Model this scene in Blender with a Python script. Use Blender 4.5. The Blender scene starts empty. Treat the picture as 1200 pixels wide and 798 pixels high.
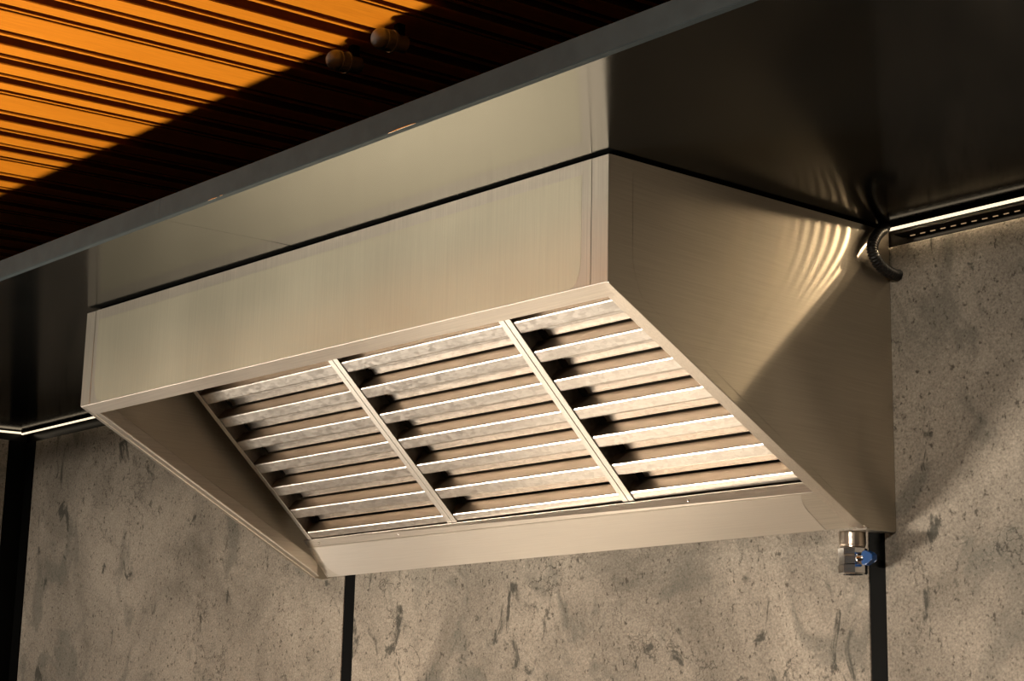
import bpy, bmesh, math, random
from mathutils import Vector, Matrix
random.seed(7)
sc = bpy.context.scene
col = sc.collection
V = Vector

# ------------------------------------------------------------------ camera
CAM = V((1.9491, -1.9529, -0.9335))
RIGHT = V((0.6721, 0.7401, 0.0214)); DOWN = V((-0.1497, 0.1641, -0.9750)); FWD = V((-0.7251, 0.6521, 0.2211))
cd = bpy.data.cameras.new('camera'); cam = bpy.data.objects.new('camera', cd); col.objects.link(cam)
cd.sensor_fit = 'HORIZONTAL'; cd.sensor_width = 36.0; cd.lens = 2127.83 / 1200.0 * 36.0
cd.clip_start = 0.05; cd.clip_end = 100
cam.matrix_world = Matrix(((RIGHT.x, -DOWN.x, -FWD.x, CAM.x), (RIGHT.y, -DOWN.y, -FWD.y, CAM.y), (RIGHT.z, -DOWN.z, -FWD.z, CAM.z), (0, 0, 0, 1)))
sc.camera = cam

# ------------------------------------------------------------------ world, lights, exposure
w = bpy.data.worlds.new('world'); sc.world = w; w.use_nodes = True
w.node_tree.nodes['Background'].inputs[0].default_value = (1.0, 0.86, 0.70, 1)
w.node_tree.nodes['Background'].inputs[1].default_value = 0.05
sc.view_settings.view_transform = 'Standard'; sc.view_settings.look = 'None'
sc.view_settings.exposure = 0.0; sc.view_settings.gamma = 1.0; sc.view_settings.use_curve_mapping = False

def light(name, kind, loc, energy, color, aim=None, **kw):
    d = bpy.data.lights.new(name, kind); d.energy = energy; d.color = color
    for k, v in kw.items(): setattr(d, k, v)
    o = bpy.data.objects.new(name, d); col.objects.link(o); o.location = loc
    if aim is not None:
        o.rotation_euler = (V(aim) - V(loc)).to_track_quat('-Z', 'Y').to_euler()
    return o
KEYDIR = V((-0.31, -0.252, -0.312))
KEY = V((-0.6, -0.3, 0.0)) + KEYDIR * 7.0
# long floor uplighter at the left front, parallel to the wall: razor shadows along the soffit edge, soft ones elsewhere
k = light('uplighter', 'AREA', KEY, 92, (1.0, 0.87, 0.72), shape='RECTANGLE', size=1.7, size_y=0.06)
zax = (KEY - V((0.7, 0.1, 0.0))).normalized(); k.data.spread = math.radians(84); xax = (V((1, 0, 0)) - zax * zax.x).normalized(); yax = zax.cross(xax)
k.matrix_world = Matrix(((xax.x, yax.x, zax.x, KEY.x), (xax.y, yax.y, zax.y, KEY.y), (xax.z, yax.z, zax.z, KEY.z), (0, 0, 0, 1)))
# added fill spots in front, unseen, one aimed down at the worktop below the hood
light('fill_spot', 'SPOT', (-1.15, -2.3, 0.20), 2100, (1.0, 0.88, 0.74), aim=(-1.25, 0.06, -1.45), shadow_soft_size=0.06, spot_size=math.radians(31), spot_blend=1.0)
light('fill_spot', 'SPOT', (-2.8, -2.6, 0.15), 420, (1.0, 0.88, 0.74), aim=(-2.95, 0.737, -0.80), shadow_soft_size=0.25, spot_size=math.radians(34), spot_blend=1.0)
# third added fill spot, washing the stone right of the hood and below it
light('fill_spot', 'SPOT', (1.5, -3.3, 0.20), 760, (1.0, 0.88, 0.74), aim=(0.55, 0.737, -0.45), shadow_soft_size=0.25, spot_size=math.radians(30), spot_blend=1.0)

# ------------------------------------------------------------------ helpers
def tag(o, label=None, cat=None, group=None, kind=None):
    if label: o['label'] = label
    if cat: o['category'] = cat
    if group: o['group'] = group
    if kind: o['kind'] = kind
    return o

def empty(name, loc):
    o = bpy.data.objects.new(name, None); col.objects.link(o); o.location = loc
    o.empty_display_size = 0.05
    return o

def wloc(o):
    p = V((0, 0, 0))
    while o is not None:
        p = p + o.location; o = o.parent
    return p

def link(name, me, parent=None, loc=(0, 0, 0)):
    o = bpy.data.objects.new(name, me); col.objects.link(o)
    o.location = loc
    if parent is not None: o.parent = parent
    return o

def obj(name, bm, mat, parent=None, smooth=False, local=False):
    """mesh given in world coordinates (or the parent's when local); origin put at its middle"""
    bmesh.ops.recalc_face_normals(bm, faces=bm.faces)
    me = bpy.data.meshes.new(name)
    lo = V((1e9,) * 3); hi = V((-1e9,) * 3)
    for v in bm.verts:
        for k in range(3):
            lo[k] = min(lo[k], v.co[k]); hi[k] = max(hi[k], v.co[k])
    c = (lo + hi) / 2
    for v in bm.verts: v.co -= c
    bm.to_mesh(me); bm.free()
    me.materials.append(mat)
    if smooth:
        for p in me.polygons: p.use_smooth = True
    off = V((0, 0, 0)) if (local or parent is None) else wloc(parent)
    return link(name, me, parent, c - off)

def poly_prism(bm, pts, offs):
    """closed outline pts (3-D) extruded by the vector offs"""
    n = len(pts)
    a = [bm.verts.new(V(p)) for p in pts]; b = [bm.verts.new(V(p) + V(offs)) for p in pts]
    bm.faces.new(a); bm.faces.new(list(reversed(b)))
    for i in range(n):
        j = (i + 1) % n
        bm.faces.new((a[i], b[i], b[j], a[j]))

def hexa(bm, p):
    """eight corners: 0-3 one face in order, 4-7 the opposite"""
    v = [bm.verts.new(V(q)) for q in p]
    for f in ((0, 1, 2, 3), (7, 6, 5, 4), (0, 4, 5, 1), (1, 5, 6, 2), (2, 6, 7, 3), (3, 7, 4, 0)):
        bm.faces.new([v[i] for i in f])

def box(bm, x0, x1, y0, y1, z0, z1):
    hexa(bm, [(x0, y0, z0), (x1, y0, z0), (x1, y1, z0), (x0, y1, z0), (x0, y0, z1), (x1, y0, z1), (x1, y1, z1), (x0, y1, z1)])

def bev(bm, r, seg=2):
    bmesh.ops.bevel(bm, geom=bm.edges[:], offset=r, segments=seg, profile=0.5, affect='EDGES', clamp_overlap=True)

def boxo(name, mat, parent, x0, x1, y0, y1, z0, z1, r=0.0, local=False):
    bm = bmesh.new(); box(bm, x0, x1, y0, y1, z0, z1)
    if r: bev(bm, r)
    return obj(name, bm, mat, parent, local=local)

def thick(path, t):
    """closed outline of a folded sheet: the open path and the same path moved t to its left"""
    n = len(path); out = []
    for i in range(n):
        a = V(path[max(i - 1, 0)]); b = V(path[i]); c = V(path[min(i + 1, n - 1)])
        d1 = (b - a).normalized() if i > 0 else (c - b).normalized()
        d2 = (c - b).normalized() if i < n - 1 else d1
        n1 = V((-d1.y, d1.x)); n2 = V((-d2.y, d2.x)); m = (n1 + n2).normalized()
        out.append(b + m * (t / max(0.35, m.dot(n1))))
    return [V(p) for p in path] + list(reversed(out))

def lathe(bm, prof, origin, axis, seg=32):
    """profile of (distance along axis, radius) turned about the axis"""
    ax = V(axis).normalized(); u = ax.orthogonal().normalized(); v = ax.cross(u)
    rings = []
    for (d, r) in prof:
        c = V(origin) + ax * d
        if r < 1e-6: rings.append([bm.verts.new(c)])
        else: rings.append([bm.verts.new(c + (u * math.cos(2 * math.pi * k / seg) + v * math.sin(2 * math.pi * k / seg)) * r) for k in range(seg)])
    for a, b in zip(rings[:-1], rings[1:]):
        for k in range(seg):
            q = [a[k % len(a)], a[(k + 1) % len(a)], b[(k + 1) % len(b)], b[k % len(b)]]
            f = []
            for x in q:
                if x not in f: f.append(x)
            if len(f) >= 3: bm.faces.new(f)
    for r_ in (rings[0], rings[-1]):
        if len(r_) > 2: bm.faces.new(r_)

def tube(bm, pts, rad, seg=16):
    """swept circle with a radius for each point"""
    rings = []; n = len(pts); ref = V((0.31, 0.2, 0.93))
    for i, p in enumerate(pts):
        t = (V(pts[min(i + 1, n - 1)]) - V(pts[max(i - 1, 0)])).normalized()
        u = (ref - t * ref.dot(t)).normalized(); v = t.cross(u)
        rings.append([bm.verts.new(V(p) + (u * math.cos(2 * math.pi * k / seg) + v * math.sin(2 * math.pi * k / seg)) * rad[i]) for k in range(seg)])
    for a, b in zip(rings[:-1], rings[1:]):
        for k in range(seg):
            bm.faces.new((a[k], a[(k + 1) % seg], b[(k + 1) % seg], b[k]))
    bm.faces.new(rings[0]); bm.faces.new(list(reversed(rings[-1])))

# ------------------------------------------------------------------ materials
def mat(name):
    m = bpy.data.materials.new(name); m.use_nodes = True
    nt = m.node_tree; b = nt.nodes['Principled BSDF']
    return m, nt, b
def N(nt, t, **kw):
    n = nt.nodes.new(t)
    for k, v in kw.items(): setattr(n, k, v)
    return n
def ramp(nt, src, stops):
    r = N(nt, 'ShaderNodeValToRGB'); e = r.color_ramp.elements
    while len(e) < len(stops): e.new(0.5)
    for i, (p, c) in enumerate(stops):
        e[i].position = p; e[i].color = (c[0], c[1], c[2], 1) if not isinstance(c, (int, float)) else (c, c, c, 1)
    nt.links.new(src, r.inputs[0]); return r
def coords(nt, scale, rot=(0, 0, 0), loc=(0, 0, 0)):
    """world position (Geometry node), stretched"""
    g = N(nt, 'ShaderNodeNewGeometry'); mp = N(nt, 'ShaderNodeMapping')
    mp.inputs['Scale'].default_value = scale; mp.inputs['Rotation'].default_value = rot; mp.inputs['Location'].default_value = loc
    nt.links.new(g.outputs['Position'], mp.inputs[0]); return mp.outputs[0]
def noise(nt, vec, scale, detail=4, rough=0.5, dist=0.0):
    n = N(nt, 'ShaderNodeTexNoise'); n.inputs['Scale'].default_value = scale; n.inputs['Detail'].default_value = detail
    n.inputs['Roughness'].default_value = rough; n.inputs['Distortion'].default_value = dist
    nt.links.new(vec, n.inputs['Vector']); return n.outputs['Fac']
def mix(nt, fac, a, b, mode='MIX'):
    m = N(nt, 'ShaderNodeMix', data_type='RGBA', blend_type=mode)
    for s, x in ((0, fac), (6, a), (7, b)):
        if isinstance(x, (int, float)): m.inputs[s].default_value = x
        elif isinstance(x, tuple): m.inputs[s].default_value = (*x, 1)
        else: nt.links.new(x, m.inputs[s])
    return m.outputs[2]
def bump(nt, b, h, strength, dist):
    k = N(nt, 'ShaderNodeBump'); k.inputs['Strength'].default_value = strength; k.inputs['Distance'].default_value = dist
    nt.links.new(h, k.inputs['Height']); nt.links.new(k.outputs[0], b.inputs['Normal'])

def steel(name, colr, rough, grain, aniso=0.6, amp=0.10, bumpy=0.06):
    """brushed stainless; grain = direction of the brush lines in the world"""
    m, nt, b = mat(name)
    g = V(grain)
    sc3 = tuple(6.0 if abs(g[k]) > 0.6 else 420.0 for k in range(3))
    f = noise(nt, coords(nt, sc3), 1.0, 5, 0.65)
    big = noise(nt, coords(nt, (3, 3, 3)), 1.0, 3, 0.5)
    r = ramp(nt, f, [(0.30, tuple(c * (1 - amp) for c in colr)), (0.70, tuple(min(1, c * (1 + amp)) for c in colr))])
    nt.links.new(r.outputs[0], b.inputs['Base Color'])
    rr = N(nt, 'ShaderNodeMath', operation='MULTIPLY_ADD'); nt.links.new(big, rr.inputs[0]); rr.inputs[1].default_value = 0.10; rr.inputs[2].default_value = rough - 0.05
    nt.links.new(rr.outputs[0], b.inputs['Roughness'])
    b.inputs['Metallic'].default_value = 1.0
    b.inputs['Anisotropic'].default_value = aniso
    t = N(nt, 'ShaderNodeCombineXYZ')
    for k in range(3): t.inputs[k].default_value = g[k]
    nt.links.new(t.outputs[0], b.inputs['Tangent'])
    if bumpy: bump(nt, b, f, bumpy, 0.001)
    return m

GS = V((0, 0.875, -0.484))
M = {}
M['front'] = steel('steel_front', (0.68, 0.64, 0.55), 0.40, (0, 0, 1), 0.36)
def brushed_side():
    """side sheets: brushed lengthways, so each LED is drawn out into an upright streak"""
    m = bpy.data.materials.new('steel_side'); m.use_nodes = True; nt = m.node_tree
    nt.nodes.remove(nt.nodes['Principled BSDF'])
    g = N(nt, 'ShaderNodeBsdfAnisotropic', distribution='BECKMANN')
    f = noise(nt, coords(nt, (420, 7, 420)), 1.0, 4, 0.6)
    r = ramp(nt, f, [(0.3, (0.54, 0.49, 0.41)), (0.7, (0.62, 0.57, 0.48))])
    nt.links.new(r.outputs[0], g.inputs['Color'])
    g.inputs['Roughness'].default_value = 0.275; g.inputs['Anisotropy'].default_value = 0.835
    t = N(nt, 'ShaderNodeCombineXYZ'); t.inputs[1].default_value = 1.0
    nt.links.new(t.outputs[0], g.inputs['Tangent'])
    g2 = N(nt, 'ShaderNodeBsdfAnisotropic', distribution='MULTI_GGX')
    nt.links.new(r.outputs[0], g2.inputs['Color']); g2.inputs['Roughness'].default_value = 0.5
    mx = N(nt, 'ShaderNodeMixShader'); mx.inputs[0].default_value = 0.22
    nt.links.new(g.outputs[0], mx.inputs[1]); nt.links.new(g2.outputs[0], mx.inputs[2])
    nt.links.new(mx.outputs[0], nt.nodes['Material Output'].inputs['Surface'])
    return m
M['side'] = brushed_side()
M['flange'] = steel('steel_flange', (0.66, 0.61, 0.54), 0.33, GS, 0.1)
M['lip'] = steel('steel_lip', (0.66, 0.61, 0.54), 0.40, (1, 0, 0), 0.1)
M['trough'] = steel('steel_trough', (0.66, 0.62, 0.55), 0.42, (1, 0, 0), 0.2)
M['film'] = steel('steel_film', (0.69, 0.66, 0.52), 0.42, (0, 0, 1), 0.36, 0.05)
M['film_clear'] = steel('steel_film_clear', (0.72, 0.68, 0.62), 0.44, (1, 0, 0), 0.1, 0.04)
def galv():
    m, nt, b = mat('galvanised_steel')
    v = N(nt, 'ShaderNodeTexVoronoi'); v.inputs['Scale'].default_value = 90
    nt.links.new(coords(nt, (1, 1.6, 1.6)), v.inputs['Vector'])
    s = N(nt, 'ShaderNodeSeparateColor'); nt.links.new(v.outputs['Color'], s.inputs[0])
    f = noise(nt, coords(nt, (40, 500, 500)), 1.0, 4, 0.6)
    a = N(nt, 'ShaderNodeMath', operation='MULTIPLY_ADD'); nt.links.new(s.outputs[0], a.inputs[0]); a.inputs[1].default_value = 0.45; nt.links.new(f, a.inputs[2])
    r = ramp(nt, a.outputs[0], [(0.35, (0.56, 0.52, 0.47)), (0.95, (0.72, 0.68, 0.62))])
    nt.links.new(r.outputs[0], b.inputs['Base Color'])
    b.inputs['Metallic'].default_value = 1.0
    r2 = ramp(nt, a.outputs[0], [(0.3, 0.28), (1.0, 0.36)])
    nt.links.new(r2.outputs[0], b.inputs['Roughness'])
    return m
M['galv'] = galv()
M['baffle_shade'] = steel('shaded_baffle_side', (0.36, 0.27, 0.19), 0.48, (1, 0, 0), 0.2)  # brown that puts the shade of the recesses into the baffle sides
M['rail'] = steel('steel_rail', (0.70, 0.66, 0.60), 0.38, GS, 0.2)
def plain(name, c, rough, metal=0.0, spec=0.5):
    m, nt, b = mat(name)
    f = noise(nt, coords(nt, (30, 30, 30)), 1.0, 5, 0.6)
    r = ramp(nt, f, [(0.3, tuple(x * 0.88 for x in c)), (0.7, tuple(min(1, x * 1.12) for x in c))])
    nt.links.new(r.outputs[0], b.inputs['Base Color'])
    b.inputs['Roughness'].default_value = rough; b.inputs['Metallic'].default_value = metal
    b.inputs['Specular IOR Level'].default_value = spec
    return m
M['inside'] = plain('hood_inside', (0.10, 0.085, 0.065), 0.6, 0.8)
M['blackmetal'] = plain('black_powder_coat', (0.0025, 0.0027, 0.0025), 0.6, 0.0, 0.06)
M['blackgloss'] = plain('black_gloss_strip', (0.004, 0.0035, 0.003), 0.30, 0.0, 0.15)
M['rubber'] = plain('black_conduit', (0.012, 0.012, 0.012), 0.30, 0.0, 0.6)
M['brass'] = plain('bronze_tab', (0.55, 0.36, 0.18), 0.35, 1.0)
M['chrome'] = plain('chrome', (0.75, 0.75, 0.75), 0.10, 1.0)
M['pipe'] = plain('pipe_steel', (0.70, 0.60, 0.50), 0.28, 1.0)
M['blue'] = plain('blue_plastic', (0.003, 0.045, 0.17), 0.35)
M['greycap'] = plain('grey_cap', (0.15, 0.155, 0.16), 0.30, 0.3)
M['chip'] = plain('bare_metal_chip', (0.8, 0.75, 0.68), 0.25, 1.0)

def soffit_mat():
    m, nt, b = mat('black_soffit_sheet')
    f = noise(nt, coords(nt, (500, 9, 9)), 1.0, 4, 0.6)
    gn = noise(nt, coords(nt, (4, 4, 4)), 1.0, 4, 0.55)
    r = ramp(nt, gn, [(0.3, (0.0030, 0.0032, 0.0030)), (0.7, (0.0048, 0.0050, 0.0046))])
    # satin lacquer: matt black below, a weak mirror that grows towards grazing view
    nt.nodes.remove(b)
    d = N(nt, 'ShaderNodeBsdfDiffuse'); nt.links.new(r.outputs[0], d.inputs['Color'])
    g = N(nt, 'ShaderNodeBsdfAnisotropic', distribution='GGX'); g.inputs['Color'].default_value = (0.43, 0.42, 0.40, 1)
    r2 = ramp(nt, f, [(0.3, 0.115), (0.7, 0.15)]); nt.links.new(r2.outputs[0], g.inputs['Roughness'])
    fr = N(nt, 'ShaderNodeFresnel'); fr.inputs['IOR'].default_value = 1.45
    mx = N(nt, 'ShaderNodeMixShader'); nt.links.new(fr.outputs[0], mx.inputs[0])
    nt.links.new(d.outputs[0], mx.inputs[1]); nt.links.new(g.outputs[0], mx.inputs[2])
    nt.links.new(mx.outputs[0], nt.nodes['Material Output'].inputs['Surface'])
    return m
M['soffit'] = soffit_mat()
M['fascia'] = plain('fascia_edge', (0.034, 0.043, 0.046), 0.6, 0.0, 0.08)

def wood_mat():
    m, nt, b = mat('orange_wood_plastic')
    f = noise(nt, coords(nt, (260, 4, 260)), 1.0, 6, 0.62)
    g = noise(nt, coords(nt, (9, 0.8, 9)), 1.0, 4, 0.5)
    r = ramp(nt, f, [(0.30, (0.66, 0.205, 0.010)), (0.50, (0.77, 0.250, 0.013)), (0.72, (0.86, 0.300, 0.019))])
    c = mix(nt, 0.35, r.outputs[0], ramp(nt, g, [(0.3, (0.62, 0.190, 0.009)), (0.7, (0.86, 0.30, 0.02))]).outputs[0])
    oi = N(nt, 'ShaderNodeObjectInfo')
    v = ramp(nt, oi.outputs['Random'], [(0.0, 0.93), (1.0, 1.06)])
    nt.links.new(mix(nt, 1.0, c, v.outputs[0], 'MULTIPLY'), b.inputs['Base Color'])
    b.inputs['Roughness'].default_value = 0.6; b.inputs['Specular IOR Level'].default_value = 0.08
    bump(nt, b, f, 0.12, 0.001)
    return m
M['wood'] = wood_mat()
M['groove_shade'] = plain('shaded_plank_groove', (0.22, 0.075, 0.012), 0.7, 0.0, 0.05)  # shade between the plank ribs, put into the colour

def stone_mat():
    m, nt, b = mat('stone_veneer')
    P = coords(nt, (1, 1, 1))
    warp = noise(nt, P, 1.6, 3, 0.5)
    oi = N(nt, 'ShaderNodeObjectInfo')
    # slab-wide drift, drawn out along the vein
    big = noise(nt, coords(nt, (1.9, 1.9, 1.7), rot=(0, 0.5, 0)), 1.3, 6, 0.62, 0.9)
    base = ramp(nt, big, [(0.30, (0.18, 0.160, 0.130)), (0.46, (0.285, 0.252, 0.208)), (0.60, (0.375, 0.330, 0.272)), (0.78, (0.44, 0.390, 0.325))]).outputs[0]
    # fine mica speckle
    sp = noise(nt, P, 210, 5, 0.72)
    c = mix(nt, 0.55, base, ramp(nt, sp, [(0.34, 0.14), (0.47, 0.46), (0.56, 0.56), (0.70, 0.92)]).outputs[0], 'OVERLAY')
    # dark grey-green blotches lying along the slope of the vein
    bl = noise(nt, coords(nt, (4.6, 4.6, 3.4), rot=(0, 0.62, 0), loc=(3.1, 0, 1.7)), 1.0, 8, 0.60, 1.3)
    bm_ = ramp(nt, bl, [(0.545, 0.0), (0.625, 0.9)]).outputs[0]
    c = mix(nt, bm_, c, mix(nt, 0.45, c, (0.085, 0.092, 0.080)))
    b2 = noise(nt, coords(nt, (13, 13, 7.5), rot=(0, 0.7, 0), loc=(1.3, 0, 4.4)), 1.0, 8, 0.62, 0.9)
    bm2 = ramp(nt, b2, [(0.610, 0.0), (0.665, 0.85)]).outputs[0]
    c = mix(nt, bm2, c, (0.055, 0.055, 0.046))
    # hairline ridges of the split layers
    ms = N(nt, 'ShaderNodeTexVoronoi', feature='DISTANCE_TO_EDGE'); ms.inputs['Scale'].default_value = 2.6
    wv = N(nt, 'ShaderNodeVectorMath', operation='SCALE'); wv.inputs['Scale'].default_value = 0.55
    wn = N(nt, 'ShaderNodeTexNoise'); wn.inputs['Scale'].default_value = 5.0; wn.inputs['Detail'].default_value = 7; wn.inputs['Roughness'].default_value = 0.62
    nt.links.new(P, wn.inputs['Vector']); nt.links.new(wn.outputs['Color'], wv.inputs[0])
    wa = N(nt, 'ShaderNodeVectorMath', operation='ADD'); nt.links.new(P, wa.inputs[0]); nt.links.new(wv.outputs[0], wa.inputs[1])
    nt.links.new(wa.outputs[0], ms.inputs['Vector'])
    gate = ramp(nt, noise(nt, P, 3.3, 3, 0.5), [(0.47, 0.0), (0.55, 1.0)]).outputs[0]
    ck = ramp(nt, ms.outputs['Distance'], [(0.000, 1.0), (0.012, 0.0)]).outputs[0]
    ckm = mix(nt, 1.0, ck, gate, 'MULTIPLY')
    c = mix(nt, ckm, c, mix(nt, 0.65, c, (0.05, 0.047, 0.04)))
    # pits
    pt = noise(nt, coords(nt, (105, 105, 80)), 1.0, 4, 0.6)
    pm = ramp(nt, pt, [(0.60, 0.0), (0.69, 0.8)]).outputs[0]
    c = mix(nt, pm, c, (0.06, 0.052, 0.042))
    nt.links.new(c, b.inputs['Base Color'])
    b.inputs['Roughness'].default_value = 0.82; b.inputs['Specular IOR Level'].default_value = 0.2
    h1 = N(nt, 'ShaderNodeMath', operation='MULTIPLY_ADD'); nt.links.new(sp, h1.inputs[0]); h1.inputs[1].default_value = 0.16; nt.links.new(bl, h1.inputs[2])
    h2 = N(nt, 'ShaderNodeMath', operation='MULTIPLY_ADD'); nt.links.new(ckm, h2.inputs[0]); h2.inputs[1].default_value = -0.10; nt.links.new(h1.outputs[0], h2.inputs[2])
    h3 = N(nt, 'ShaderNodeMath', operation='MULTIPLY_ADD'); nt.links.new(pm, h3.inputs[0]); h3.inputs[1].default_value = -0.05; nt.links.new(h2.outputs[0], h3.inputs[2])
    bump(nt, b, h3.outputs[0], 0.55, 0.02)
    return m
M['stone'] = stone_mat()
def glow(name, c, s):
    m, nt, b = mat(name)
    b.inputs['Base Color'].default_value = (0.8, 0.8, 0.75, 1)
    b.inputs['Emission Color'].default_value = (*c, 1); b.inputs['Emission Strength'].default_value = s
    return m
M['led'] = glow('led_diffuser', (1.0, 0.82, 0.58), 1.35)
M['ledbead'] = glow('led_bead', (1.0, 0.62, 0.32), 0.36)

# ------------------------------------------------------------------ the setting
D = 0.737
ZS = lambda y: 0.005 + 0.0359 * y         # underside of the soffit
ZC = lambda y: 0.350 + 0.0591 * y         # face of the ceiling planks
XL = -3.34                                # face of the left wall
WT = -0.004                               # top of the stone

# back wall: stone slabs parted by black strips
wall = boxo('wall_back', M['blackmetal'], None, XL - 0.05, 2.6, D + 0.030, D + 0.09, -2.3, 0.6)
tag(wall, 'dark backing wall behind the grey stone slabs', kind='structure')
for (a, b_) in ((XL + 0.052, -1.6355), (-1.5935, -0.0625), (-0.0265, 1.45), (1.49, 2.6)):
    boxo('stone_slab', M['stone'], wall, a, b_, D, D + 0.0295, -2.3, WT, 0.002)
PY = 0.60
wl = boxo('wall_left', M['blackmetal'], None, XL - 0.09, XL - 0.030, PY, D + 0.029, -2.3, 0.6)
tag(wl, 'short stone clad partition at the left', kind='structure')
boxo('stone_slab', M['stone'], wl, XL - 0.0295, XL, PY + 0.01, D - 0.066, -2.3, WT, 0.002)
# black strips
def strip(n, x0, x1):
    o = boxo('trim_%d' % n, M['blackmetal'], None, x0 + 0.0005, x1 - 0.0005, D + 0.0015, D + 0.0298, -2.3, WT, 0.0006)
    tag(o, kind='structure'); return o
strip(1, -1.6355, -1.5935); strip(2, -0.0625, -0.0265); strip(3, 1.45, 1.49)
bm = bmesh.new()
poly_prism(bm, [(XL - 0.029, D - 0.064, -2.3), (XL + 0.003, D - 0.064, -2.3), (XL + 0.003, D - 0.003, -2.3), (XL + 0.0515, D - 0.003, -2.3), (XL + 0.0515, D + 0.029, -2.3), (XL - 0.029, D + 0.029, -2.3)], (0, 0, 2.3 + WT))
tag(obj('trim_4', bm, M['blackmetal']), kind='structure')
# glossy black band that closes the gap over the stone
tag(boxo('trim_5', M['blackgloss'], None, XL, 2.6, D + 0.004, D + 0.029, WT + 0.0005, ZS(D) - 0.0015), kind='structure')
tag(boxo('trim_6', M['blackgloss'], None, XL - 0.029, XL - 0.004, PY + 0.01, D - 0.002, WT + 0.0005, ZS(PY) - 0.003), kind='structure')

# soffit: two sheets with a folded front edge, meeting in a seam that gapes towards the hood
YF = -0.3175
def soffit_sheet(name, x0, x1, seam_left=None):
    bm = bmesh.new()
    y1 = D + 0.028
    outline = [(x0, YF), (x1, YF)]
    if seam_left is None: outline += [(x1, -0.10), (x1 - 0.0045, -0.005), (x1 - 0.0045, y1), (x0, y1)]
    else: outline += [(x1, y1), (x0, y1)]
    a = [bm.verts.new((x, y, ZS(y))) for x, y in outline]; b = [bm.verts.new((x, y, ZS(y) + 0.012)) for x, y in outline]
    bm.faces.new(a); bm.faces.new(list(reversed(b)))
    for i in range(len(a)):
        j = (i + 1) % len(a); bm.faces.new((a[i], b[i], b[j], a[j]))
    o = obj(name, bm, M['soffit']); tag(o, kind='structure')
    return o
so = soffit_sheet('soffit', XL - 0.03, -0.8300)
so['label'] = 'black sheet metal soffit left of its seam'
s2 = soffit_sheet('soffit', -0.8295, 2.6, True)
s2['label'] = 'black sheet metal soffit right of its seam'
for x0, x1, p in ((XL - 0.03, -0.8300, so), (-0.8295, 2.6, s2)):
    bm = bmesh.new()
    z0 = ZS(YF) - 0.0002
    box(bm, x0, x1, YF - 0.002, YF + 0.010, z0, z0 + 0.0395)
    bmesh.ops.bevel(bm, geom=[e for e in bm.edges if abs(e.verts[0].co.y - e.verts[1].co.y) < 1e-6 and e.verts[0].co.y < YF and abs(e.verts[0].co.x - e.verts[1].co.x) > 0.1], offset=0.0012, segments=2, affect='EDGES')
    obj('fascia', bm, M['fascia'], p)
# chipped coating along the lower corner of the fascia
for (xa, xb, h) in ((-0.163, -0.096, 0.0022), (-0.668, -0.640, 0.0014), (-0.631, -0.622, 0.0010)):
    bm = bmesh.new(); z0 = ZS(YF) - 0.0004
    n = 7; top = []; bot = []
    for i in range(n):
        t = i / (n - 1); x = xa + (xb - xa) * t
        top.append((x, YF - 0.0024, z0 + h * (0.25 + 0.75 * math.sin(math.pi * t)) * (0.8 + 0.3 * random.random()))); bot.append((x, YF - 0.0024, z0))
    poly_prism(bm, bot + list(reversed(top)), (0, 0.0006, 0))
    obj('coating_chip', bm, M['chip'], s2)

# ceiling of ribbed planks running front to back
ceil = boxo('ceiling', M['blackmetal'], None, XL - 0.1, 2.6, -5.0, D + 0.09, 0.62, 0.66)
tag(ceil, 'dark deck above the ribbed orange planks', kind='structure')
def plank_profile(wd):
    """(offset towards -X from the seam, height of the face above the lowest face)"""
    d = 0.030; p = []
    def rib(a, b, z=0.0, s=0.004, r=0.002):
        p.extend([(a - s * 0.6, d), (a, z + r), (a + r, z), (b - r, z), (b, z + r), (b + s * 0.6, d)])
    p.append((0.001, d)); p.append((0.001, 0.001)); p.append((0.0022, 0.0)); p.append((0.090 - 0.002, 0.0)); p.append((0.090, 0.002)); p.append((0.0925, d))
    rib(0.1140, 0.1270, 0.004); rib(0.1575, 0.2035); rib(0.2270, 0.2370, 0.004); rib(0.2560, 0.3050)
    rib(0.3260, 0.3365, 0.004); rib(0.3580, 0.3960)
    p.append((0.4165, d)); p.append((0.4170, 0.004)); p.append((0.4180, 0.003)); p.append((wd - 0.001, 0.003)); p.append((wd - 0.001, 0.036)); p.append((0.001, 0.036))
    return p
PW = 0.4245
y0, y1 = -5.0, D + 0.03
me = None
k0 = -0.441
for k in range(-8, 7):
    xs = k0 + PW * k
    if xs < XL + 0.2 and xs - PW < XL - 0.2: pass
    if xs > 2.7 or xs < XL - 0.05: continue
    if me is None:
        bm = bmesh.new()
        pr = plank_profile(PW)
        a = [bm.verts.new((-x, y0, ZC(y0) + z)) for x, z in pr]; b = [bm.verts.new((-x, y1, ZC(y1) + z)) for x, z in pr]
        for i in range(len(a)):
            j = (i + 1) % len(a); bm.faces.new((a[i], b[i], b[j], a[j]))
        bm.faces.new(a); bm.faces.new(list(reversed(b)))
        bmesh.ops.recalc_face_normals(bm, faces=bm.faces)
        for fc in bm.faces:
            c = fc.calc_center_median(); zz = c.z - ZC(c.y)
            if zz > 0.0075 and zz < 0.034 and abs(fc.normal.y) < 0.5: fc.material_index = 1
        me = bpy.data.meshes.new('plank'); bm.to_mesh(me); bm.free(); me.materials.append(M['wood']); me.materials.append(M['groove_shade'])
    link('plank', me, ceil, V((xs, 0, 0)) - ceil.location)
# floor far below the frame
tag(boxo('floor', plain('floor_tile', (0.10, 0.085, 0.07), 0.5), None, -9, 4, -6, D + 0.03, -2.36, -2.3), kind='structure')

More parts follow.
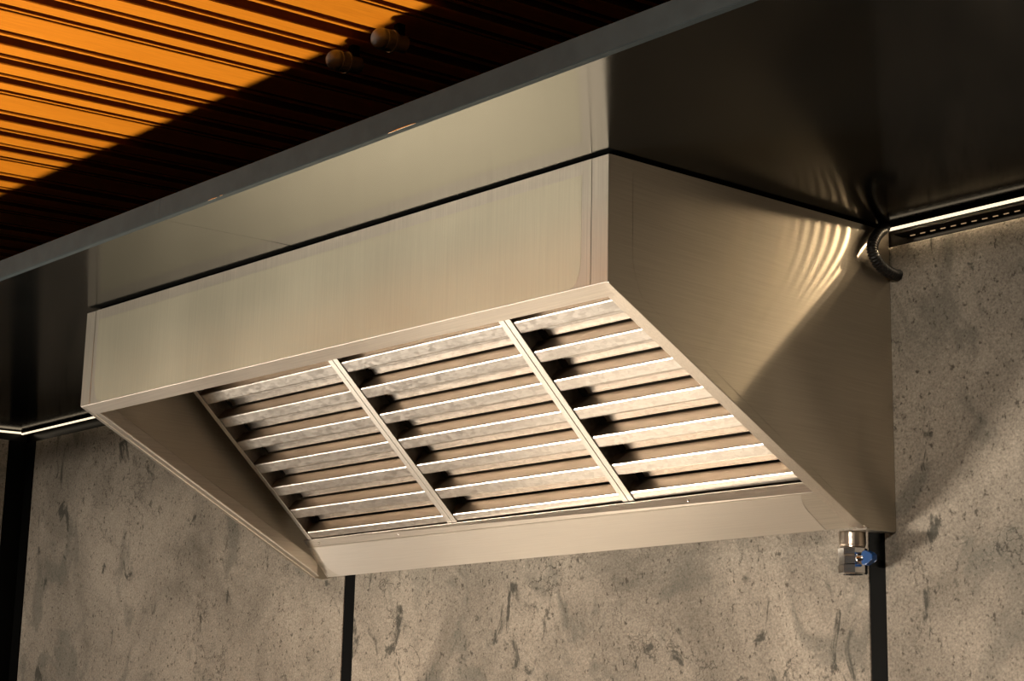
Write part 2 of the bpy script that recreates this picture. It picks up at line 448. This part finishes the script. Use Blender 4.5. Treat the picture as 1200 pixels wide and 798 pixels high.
ct = boxo('bounce_counter', plain('bounce_worktop', (0.74, 0.70, 0.64), 0.35), None, XL + 0.05, 1.4, 0.0, D - 0.003, -1.49, -1.45, 0.003)  # unseen worktop, added to bounce the spot's light into the steel
tag(ct, 'pale worktop added along the wall below the frame to bounce light', kind='structure')
boxo('plinth', M['blackmetal'], ct, XL + 0.05, 1.4, 0.05, D - 0.004, -2.299, -1.4905)

# ------------------------------------------------------------------ the hood
RZ, RX, RY = 0.01869, 0.0359, -0.00216
def H(x, y, z): return V((x, y + RZ * x, z + RX * y - RY * x))
W = 1.6; h = 0.2102; HB = 0.5597; YS = 0.648; HD = 0.736
hood = empty('extractor_hood', (-0.8, 0.35, -0.53))
tag(hood, 'long brushed stainless wall-mounted extractor hood with sloping open underside', 'extractor hood')
def hbox(name, mt, x0, x1, y0, y1, z0, z1, parent=hood):
    bm = bmesh.new()
    hexa(bm, [H(x0, y0, z0), H(x1, y0, z0), H(x1, y1, z0), H(x0, y1, z0), H(x0, y0, z1), H(x1, y0, z1), H(x1, y1, z1), H(x0, y1, z1)])
    return obj(name, bm, mt, parent)
T = 0.0025
SL = (HB - h) / YS                        # fall of the slanted edge per metre of depth
zsl = lambda y: -h - SL * y
# side panels: outline in (y, z), folded inwards along the front and along the slanted edge
for side in (-1, 1):
    xo = -W if side < 0 else 0.0
    ins = 1 if side < 0 else -1
    bm = bmesh.new()
    yy = HD + 0.0265 * (1 if side < 0 else 0)
    outl = [(0.0, 0.0), (0.0, -h)]
    for q in range(0, 7):                  # soft corner between slanted and flat edge
        t = q / 6; a = V((YS - 0.030, zsl(YS - 0.030))); b = V((YS, -HB + 0.0)); c = V((YS + 0.030, -HB))
        p = a * (1 - t) ** 2 + b * 2 * t * (1 - t) + c * t * t
        outl.append((p.x, p.y))
    outl += [(yy, -HB + (0.022 if side < 0 else 0.0)), (yy, 0.0)]
    poly_prism(bm, [H(xo, y, z) for y, z in outl], H(ins * T, 0, 0) - H(0, 0, 0))
    sp = obj('side_panel', bm, M['side'], hood)
    sp['label'] = 'left side panel' if side < 0 else 'right side panel catching the strip light'
    # front return of the side panel, the width of a hand's finger, seam beside the front sheet
    bm = bmesh.new()
    x1 = xo + ins * 0.0375
    hexa(bm, [H(xo, -0.0012, -h), H(x1, -0.0012, -h), H(x1, 0.0015, -h), H(xo, 0.0015, -h), H(xo, -0.0012, 0), H(x1, -0.0012, 0), H(x1, 0.0015, 0), H(xo, 0.0015, 0)])
    bev(bm, 0.0007, 1)
    obj('front_return', bm, M['front'], sp)
    # flange along the slanted edge: outer hem, inner shelf, upturned lip
    def sl(name, xa, xb, d0, d1, ya, yb, mt):
        bm = bmesh.new(); P = []
        for (x, y, d) in ((xa, ya, d0), (xb, ya, d0), (xb, yb, d0), (xa, yb, d0), (xa, ya, d1), (xb, ya, d1), (xb, yb, d1), (xa, yb, d1)):
            P.append(H(x, y, zsl(y) + d))
        hexa(bm, P); bev(bm, 0.0006, 1)
        return obj(name, bm, mt, sp)
    sl('edge_hem', xo + ins * 0.0002, xo + ins * 0.0125, -0.0012, 0.0016, 0.001, YS - 0.004, M['flange'])
    sl('slanted_flange', xo + ins * 0.0128, xo + ins * 0.0300, 0.0006, 0.0026, 0.001, YS - 0.006, M['flange'])
    sl('upturned_lip', xo + ins * 0.0282, xo + ins * 0.0300, 0.0028, 0.0330, 0.028, YS - 0.012, M['flange'])
    # flat fold under the rear end
    if side > 0: hbox('rear_fold', M['flange'], min(xo + ins * 0.0005, xo + ins * 0.030), max(xo + ins * 0.0005, xo + ins * 0.030), YS + 0.002, HD - 0.004, -HB - 0.001, -HB + 0.0012, sp)
# front sheet between the two returns
bm = bmesh.new()
xa, xb = -W + 0.0385, -0.0388
hexa(bm, [H(xa, -0.0008, -h), H(xb, -0.0008, -h), H(xb, 0.0012, -h), H(xa, 0.0012, -h), H(xa, -0.0008, 0), H(xb, -0.0008, 0), H(xb, 0.0012, 0), H(xa, 0.0012, 0)])
front = obj('front_panel', bm, M['front'], hood)
# dark gap beside the right return
hbox('seam_shadow_gap', M['inside'], -0.0388, -0.0376, 0.0004, 0.0012, -h + 0.001, -0.001, front)
# protective film still on the front sheet, corners trimmed round
def film(name, pts, outward, mt, parent, t=0.00012):
    bm = bmesh.new(); poly_prism(bm, pts, V(outward) * t)
    return obj(name, bm, mt, parent)
def rounded(x0, x1, z0, z1, r0, r1):
    p = [(x0, z1), (x0, z0 + r0 * 1.6)]
    p += [(x0 + r0 * (1 - math.cos(t * math.pi / 10)), z0 + r0 * 1.6 * (1 - math.sin(t * math.pi / 10))) for t in range(1, 6)]
    p += [(x1 - r1 + r1 * math.sin(t * math.pi / 10), z0 + r1 * 2.2 * (1 - math.cos(t * math.pi / 10))) for t in range(0, 6)]
    p += [(x1, z1)]
    return p
fp = film('protective_film', [H(x, -0.0009, z) for x, z in rounded(-W + 0.052, -0.0600, -h + 0.002, -0.0225, 0.030, 0.022)], (0, -1, 0), M['film'], front)
fp['label'] = 'thin protective film with rounded corners'
# bottom fold of the front: in the slanted plane
def front_lip():
    bm = bmesh.new(); P = []
    for (x, y, d) in ((-W + 0.001, -0.0012, -0.0006), (-0.001, -0.0012, -0.0006), (-0.001, 0.029, -0.0006), (-W + 0.001, 0.029, -0.0006),
                      (-W + 0.001, -0.0012, 0.0016), (-0.001, -0.0012, 0.0016), (-0.001, 0.029, 0.0016), (-W + 0.001, 0.029, 0.0016)):
        P.append(H(x, y, zsl(max(y, 0)) + d))
    hexa(bm, P); bev(bm, 0.0007, 2)
    return obj('front_lip', bm, M['lip'], hood)
front_lip()
hbox('lip_return', M['lip'], -W + 0.032, -0.032, 0.0270, 0.0290, zsl(0.028) + 0.002, zsl(0.028) + 0.03)
# closed top and back
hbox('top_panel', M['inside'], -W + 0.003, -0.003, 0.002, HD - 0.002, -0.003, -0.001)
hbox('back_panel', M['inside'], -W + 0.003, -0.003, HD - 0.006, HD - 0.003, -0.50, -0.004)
# rear trough: sloping face, ledge behind the filters
bt = [V((-1.5690, 0.5758, -0.4714)), V((-0.0045, 0.5450, -0.4808))]
bb = [V((-1.5690, 0.6382, -0.5360)), V((-0.0045, 0.6480, -0.5322))]
lg = [V((-1.5690, 0.5605, -0.4560)), V((-0.0045, 0.5500, -0.4600))]
def slab(name, a, b, c, d, t, mt, parent=hood, r=0.0008):
    bm = bmesh.new(); n = (b - a).cross(d - a).normalized()
    if n.y > 0: n = -n
    hexa(bm, [a, b, c, d, a - n * t, b - n * t, c - n * t, d - n * t]); bev(bm, r, 2)
    return obj(name, bm, mt, parent)
def bandpt(u, t): return (bt[0].lerp(bt[1], u)).lerp(bb[0].lerp(bb[1], u), t)
nrm = (bt[1] - bt[0]).cross(bb[0] - bt[0]).normalized()
if nrm.y > 0: nrm = -nrm
def bandsheet(name, left, right, rows, lift, t, mt, parent, n=24):
    """sheet lying on the band; left(t), right(t) give its ends for each row"""
    bm = bmesh.new(); F = []; B = []
    for r in rows:
        l, q = left(r), right(r)
        F.append([bm.verts.new(bandpt(l + (q - l) * i / n, r) + nrm * (lift + t)) for i in range(n + 1)])
        B.append([bm.verts.new(bandpt(l + (q - l) * i / n, r) + nrm * lift) for i in range(n + 1)])
    m = len(rows)
    for j in range(m - 1):
        for i in range(n):
            bm.faces.new((F[j][i], F[j][i + 1], F[j + 1][i + 1], F[j + 1][i]))
            bm.faces.new((B[j][i], B[j + 1][i], B[j + 1][i + 1], B[j][i + 1]))
        bm.faces.new((F[j][0], F[j + 1][0], B[j + 1][0], B[j][0])); bm.faces.new((F[j][n], B[j][n], B[j + 1][n], F[j + 1][n]))
    for i in range(n):
        bm.faces.new((F[0][i], B[0][i], B[0][i + 1], F[0][i + 1])); bm.faces.new((F[m - 1][i], F[m - 1][i + 1], B[m - 1][i + 1], B[m - 1][i]))
    return obj(name, bm, mt, parent)
tr = bandsheet('grease_trough', lambda r: 0.0, lambda r: 1.0, [0, 0.5, 1], -0.002, 0.002, M['trough'], hood)
def fl(r): return 0.014 - 0.002 * r + 0.020 * max(0.0, (r - 0.55) / 0.45) ** 2
def fr(r): return 0.951 - 0.004 * r + 0.012 * max(0.0, (0.5 - r) / 0.5) ** 2
bandsheet('protective_film', fl, fr, [0.03 + 0.955 * i / 12 for i in range(13)], 0.0002, 0.0003, M['film_clear'], tr)
hem = bandsheet('trough_hem', lambda r: -0.0012, lambda r: 0.0006, [0, 0.5, 1], 0.0002, 0.0012, M['rail'], tr, 1)
ledge = slab('filter_ledge', lg[0], lg[1], bt[1] + V((0, 0, 0.0005)), bt[0] + V((0, 0, 0.0005)), 0.002, M['lip'])
ln = (lg[1] - lg[0]).cross(bt[0] - lg[0]).normalized()
if ln.y > 0: ln = -ln
for s in (0.035, 0.228, 0.415, 0.605, 0.790):
    p = (lg[0].lerp(lg[1], s)).lerp(bt[0].lerp(bt[1], s), 0.52)
    bm = bmesh.new(); lathe(bm, [(0, 0.0035), (0.0012, 0.0034), (0.0026, 0.0022), (0.0030, 0.0)], p, ln, 12)
    obj('rivet', bm, M['chip'], ledge, smooth=True)

# film on the right side panel, stopping short of the front with a rounded lower corner
rsp = [o for o in hood.children if o.name.startswith('side_panel') and 'right' in o['label']][0]
sf = [(0.054, -0.020), (0.054, -0.150)] + [(0.054 + 0.022 * math.sin(t * math.pi / 12) ** 2, -0.150 - 0.075 * math.sin(t * math.pi / 12)) for t in range(1, 7)]
sf += [(0.56, zsl(0.56) + 0.014), (0.60, zsl(0.56) + 0.004), (0.716, -0.535), (0.716, -0.020)]
film('protective_film', [H(0.00015, y, z) for y, z in sf], (1, 0, 0), M['side'], rsp, 0.00012)
# ------------------------------------------------------------------ baffle filters
ANG = math.atan2(-0.669, 0.743)
S0, S1 = 0.2360, 0.7520
def bent(name, prof, t, x0, x1, mt, parent, loc=(0, 0, 0)):
    pass
mesh_cache = {}
def sheet_mesh(key, prof, t, x0, x1, mt):
    if key in mesh_cache: return mesh_cache[key]
    out = thick([V(p) for p in prof], t)
    bm = bmesh.new()
    poly_prism(bm, [(x0, p.x, p.y) for p in out], (x1 - x0, 0, 0))
    bmesh.ops.recalc_face_normals(bm, faces=bm.faces)
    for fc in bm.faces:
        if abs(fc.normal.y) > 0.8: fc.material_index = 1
    me = bpy.data.meshes.new(key); bm.to_mesh(me); bm.free(); me.materials.append(mt); me.materials.append(M['baffle_shade'])
    mesh_cache[key] = me
    return me
RW = 0.0152
labels = ['baffle filter at the hood left end, partly shaded by its left side panel',
          'middle baffle filter, between the two bright double rails',
          'baffle filter at the right end of the hood, brightest at its top right']
for i, (xa, xb) in enumerate(((-1.5450, -1.0205), (-1.0195, -0.4935), (-0.4925, -0.0120))):
    wd = xb - xa
    f = empty('baffle_filter', (xa, 0.0, 0.05)); f.rotation_euler = (ANG, 0, 0)
    tag(f, labels[i], 'filter', 'baffle filters in the hood')
    key = 'a' if i < 2 else 'b'
    # frame: local x along the hood, y down the slope, z into the hood
    def part(name, x0, x1, y0, y1, z0, z1, mt, r=0.0007):
        bm = bmesh.new(); box(bm, x0, x1, y0, y1, z0, z1)
        if r: bev(bm, r, 2)
        return obj(name, bm, mt, f, local=True)
    part('side_rail', 0.0004, RW, S0, S1, -0.0035, -0.0020, M['rail'])
    part('side_rail', wd - RW, wd - 0.0004, S0, S1, -0.0035, -0.0020, M['rail'])
    part('side_web', 0.0004, 0.0016, S0, S1, -0.0019, 0.048, M['galv'], 0)
    part('side_web', wd - 0.0016, wd - 0.0004, S0, S1, -0.0019, 0.048, M['galv'], 0)
    part('end_rail', RW, wd - RW, S0, S0 + 0.003, -0.003, 0.048, M['galv'])
    part('end_rail', RW, wd - RW, S1 - 0.002, S1, 0.0005, 0.048, M['galv'])
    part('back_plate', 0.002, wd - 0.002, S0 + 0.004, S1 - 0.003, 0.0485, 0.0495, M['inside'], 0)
    fm = sheet_mesh('baffle_' + key, [(0.0045, 0.0335), (0.0005, 0.0335), (0.0, 0.033), (0.0, 0.0022), (0.0007, 0.0007), (0.0022, 0.0), (0.0235, 0.0), (0.0252, 0.0007), (0.0258, 0.0022), (0.0258, 0.0130)], -0.0011, 0.0030, wd - 0.0030, M['galv'])
    rm = sheet_mesh('rear_baffle_' + key, [(0.0290, 0.0220), (0.0290, 0.0320), (0.0300, 0.0335), (0.0480, 0.0335), (0.0492, 0.0345), (0.0492, 0.0380), (0.0640, 0.0380), (0.0640, 0.0365)], 0.0010, 0.0330, wd - 0.0030, M['galv'])
    fe = sheet_mesh('baffle_end_' + key, [(0.0045, 0.0335), (0.0005, 0.0335), (0.0, 0.033), (0.0, 0.0022), (0.0007, 0.0007), (0.0022, 0.0), (0.0160, 0.0), (0.0172, 0.0007), (0.0176, 0.0022), (0.0176, 0.0130)], -0.0011, 0.0030, wd - 0.0030, M['galv'])
    for k in range(8):
        s = 0.3124 - 0.07 + 0.07 * k
        link('baffle', fm if k < 7 else fe, f, (0, s, 0))
        if k < 7:
            link('rear_baffle', rm, f, (0, s, 0))
            part('end_tab', 0.0120, 0.0235, s + 0.0280, s + 0.0375, 0.0190, 0.0200, M['brass'], 0.0003)

# ------------------------------------------------------------------ drain valve under the right rear corner
vx, vy, vz = -0.0620, 0.690, -0.5335
valve = empty('drain_valve', (vx, vy, vz - 0.075))
tag(valve, 'small chrome drain valve with blue handle under the hood\'s right rear corner', 'valve')
bm = bmesh.new(); lathe(bm, [(0, 0.0235), (0.004, 0.0240), (0.024, 0.0240), (0.026, 0.0225), (0.028, 0.0225)], (vx, vy, vz), (0, 0, -1), 32)
obj('pipe_stub', bm, M['pipe'], valve, smooth=False)
bm = bmesh.new(); lathe(bm, [(0, 0.0225), (0.002, 0.0262), (0.014, 0.0262), (0.016, 0.0245), (0.030, 0.0245), (0.032, 0.0262), (0.046, 0.0262), (0.048, 0.0235), (0.048, 0.019), (0.020, 0.019)], (vx, vy, vz - 0.0285), (0, 0, -1), 8)
body = obj('valve_body', bm, M['chrome'], valve)
bm = bmesh.new(); lathe(bm, [(0, 0.010), (0.016, 0.010), (0.017, 0.0075), (0.024, 0.0075)], (vx + 0.012, vy - 0.004, vz - 0.050), (0.97, -0.25, 0), 20)
obj('valve_stem', bm, M['chrome'], valve, smooth=True)
# butterfly handle
bm = bmesh.new(); ax = V((0.97, -0.25, 0)).normalized(); sd = V((0, 0, 1)); c0 = V((vx + 0.012, vy - 0.004, vz - 0.050)) + ax * 0.0180
out = [(-0.0125, 0.004), (-0.0135, 0.010), (-0.0120, 0.017), (-0.0065, 0.024), (-0.005, 0.032), (0.005, 0.032), (0.0065, 0.024), (0.0120, 0.017), (0.0135, 0.010), (0.0125, 0.004), (0.006, 0.0), (-0.006, 0.0)]
tn = ax.cross(sd).normalized()
poly_prism(bm, [c0 + sd * a + ax * b - tn * 0.006 for a, b in out], tn * 0.012); bev(bm, 0.0018, 2)
hd = obj('valve_handle', bm, M['blue'], valve); hd['label'] = 'blue plastic handle'

# ------------------------------------------------------------------ LED strips under the soffit
def led(name, xa, xb, label, beads=True):
    t = empty(name, (xa, D - 0.004, ZS(D) - 0.012))
    tag(t, label, 'light strip', 'light strips along the top of the stone wall')
    zt = ZS(D) - 0.0010
    boxo('channel', M['blackmetal'], t, xa, xb, 0.7090, D + 0.0035, 0.0250, 0.0300)
    boxo('diffuser', M['led'], t, xa, xb, 0.7085, 0.7138, 0.0179, 0.0244, 0.0012)
    boxo('channel_lip', M['blackmetal'], t, xa, xb, 0.7068, 0.7082, 0.0225, ZS(0.707) - 0.0004)
    if beads:
        boxo('cutoff_lip', M['blackmetal'], t, xa + 0.02, xb, 0.7145, D + 0.0035, 0.0105, 0.0115)  # lip added to cut off the LED light below the fan
        mm = None; x = xa + 0.045  # glowing beads stand in for LED dots mirrored in the black band
        while x < xb - 0.02 and x < 0.9:
            if mm is None:
                o = boxo('led_bead', M['ledbead'], t, x - 0.0055, x + 0.0055, D + 0.0015, D + 0.0038, zt - 0.0215, zt - 0.0165, 0.001); mm = o.data
            else: link('led_bead', mm, t, V((x, D + 0.00265, zt - 0.019)) - t.location)
            x += 0.022
    return t
led('led_strip', 0.006, 2.5, 'warm LED strip along the wall top right of the hood')
led('led_strip', XL + 0.004, -1.605, 'warm LED strip along the wall top left of the hood', False)
t = empty('led_strip', (XL + 0.004, PY + 0.02, ZS(PY) - 0.01)); tag(t, 'short warm LED strip along the top of the left partition, beyond the corner', 'light strip', 'light strips along the top of the stone wall')
bm = bmesh.new(); hexa(bm, [(XL - 0.003, PY + 0.01, ZS(PY) - 0.009), (XL + 0.008, PY + 0.01, ZS(PY) - 0.009), (XL + 0.008, D - 0.014, ZS(D - 0.014) - 0.009), (XL - 0.003, D - 0.014, ZS(D - 0.014) - 0.009),
                           (XL - 0.003, PY + 0.01, ZS(PY) - 0.0045), (XL + 0.008, PY + 0.01, ZS(PY) - 0.0045), (XL + 0.008, D - 0.014, ZS(D - 0.014) - 0.0045), (XL - 0.003, D - 0.014, ZS(D - 0.014) - 0.0045)])
obj('diffuser', bm, M['led'], t)
for i in range(24):
    light('led_point', 'POINT', (0.034 + 0.027 * i, 0.7215, 0.0188), 0.085 * (1 - i / 24) ** 1.2, (1.0, 0.74, 0.45), shadow_soft_size=0.0003)
light('led_wash', 'AREA', (0.62, 0.728, 0.006), 0.25, (1.0, 0.78, 0.52), aim=(0.62, 0.733, -1), shape='RECTANGLE', size=1.15, size_y=0.006)

# ------------------------------------------------------------------ corrugated conduit at the hood's rear corner
ctrl = [V((0.0150, 0.7060, 0.0260)), V((0.0165, 0.6960, 0.0190)), V((0.0190, 0.6690, -0.0040)), V((0.0200, 0.6580, -0.0310)), V((0.0195, 0.6800, -0.0530)), V((0.0185, 0.7200, -0.0620)), V((0.0190, 0.7420, -0.0600))]
def catmull(P, n):
    o = []
    for i in range(len(P) - 1):
        p0, p1, p2, p3 = P[max(i - 1, 0)], P[i], P[i + 1], P[min(i + 2, len(P) - 1)]
        for k in range(n):
            t = k / n
            o.append(0.5 * ((2 * p1) + (p2 - p0) * t + (2 * p0 - 5 * p1 + 4 * p2 - p3) * t * t + (3 * p1 - p0 - 3 * p2 + p3) * t ** 3))
    o.append(P[-1]); return o
pts = catmull(ctrl, 24)
bm = bmesh.new(); tube(bm, pts, [0.0098 + 0.0013 * math.sin(i * math.pi / 2) for i in range(len(pts))], 18)
cdt = obj('flexible_conduit', bm, M['rubber'], smooth=True)
tag(cdt, 'short black corrugated conduit curving into the wall at the hood\'s upper right rear corner', 'conduit')

# ------------------------------------------------------------------ two domed fittings under the planks
for i, (x, y, lab) in enumerate(((-0.6287, -0.085, 'domed grey fitting under the planks, the lower left of the two'), (-0.4866, -0.0905, 'domed grey fitting under the planks, the upper right of the two'))):
    z = 0.3085
    e = empty('ceiling_fitting', (x, y, ZC(y) - 0.001)); tag(e, lab, 'fitting', 'domed fittings under the ceiling planks')
    bm = bmesh.new()
    r = 0.0195
    prof = [(-0.0215, 0.0)] + [(-0.0215 + 0.018 * (1 - math.cos(a * math.pi / 16)), r * math.sin(a * math.pi / 16)) for a in range(1, 9)]
    prof += [(-0.001, r), (0.0, r - 0.0012), (0.001, r - 0.0012), (0.002, r), (0.018, r)]
    lathe(bm, prof, (x, y, z), (0, 1, 0.06), 32)
    obj('domed_cap', bm, M['greycap'], e, smooth=False)
    bm = bmesh.new(); lathe(bm, [(0.018, r * 0.9), (0.0185, r + 0.0015), (0.0225, r + 0.0015), (0.023, r * 0.8), (0.050, r * 0.8)], (x, y, z), (0, 1, 0.06), 32)
    obj('collar', bm, M['greycap'], e)
    bm = bmesh.new(); box(bm, x - 0.006, x + 0.006, y + 0.030, y + 0.046, z + 0.012, ZC(y + 0.03) + 0.0005)
    obj('bracket', bm, M['blackmetal'], e)
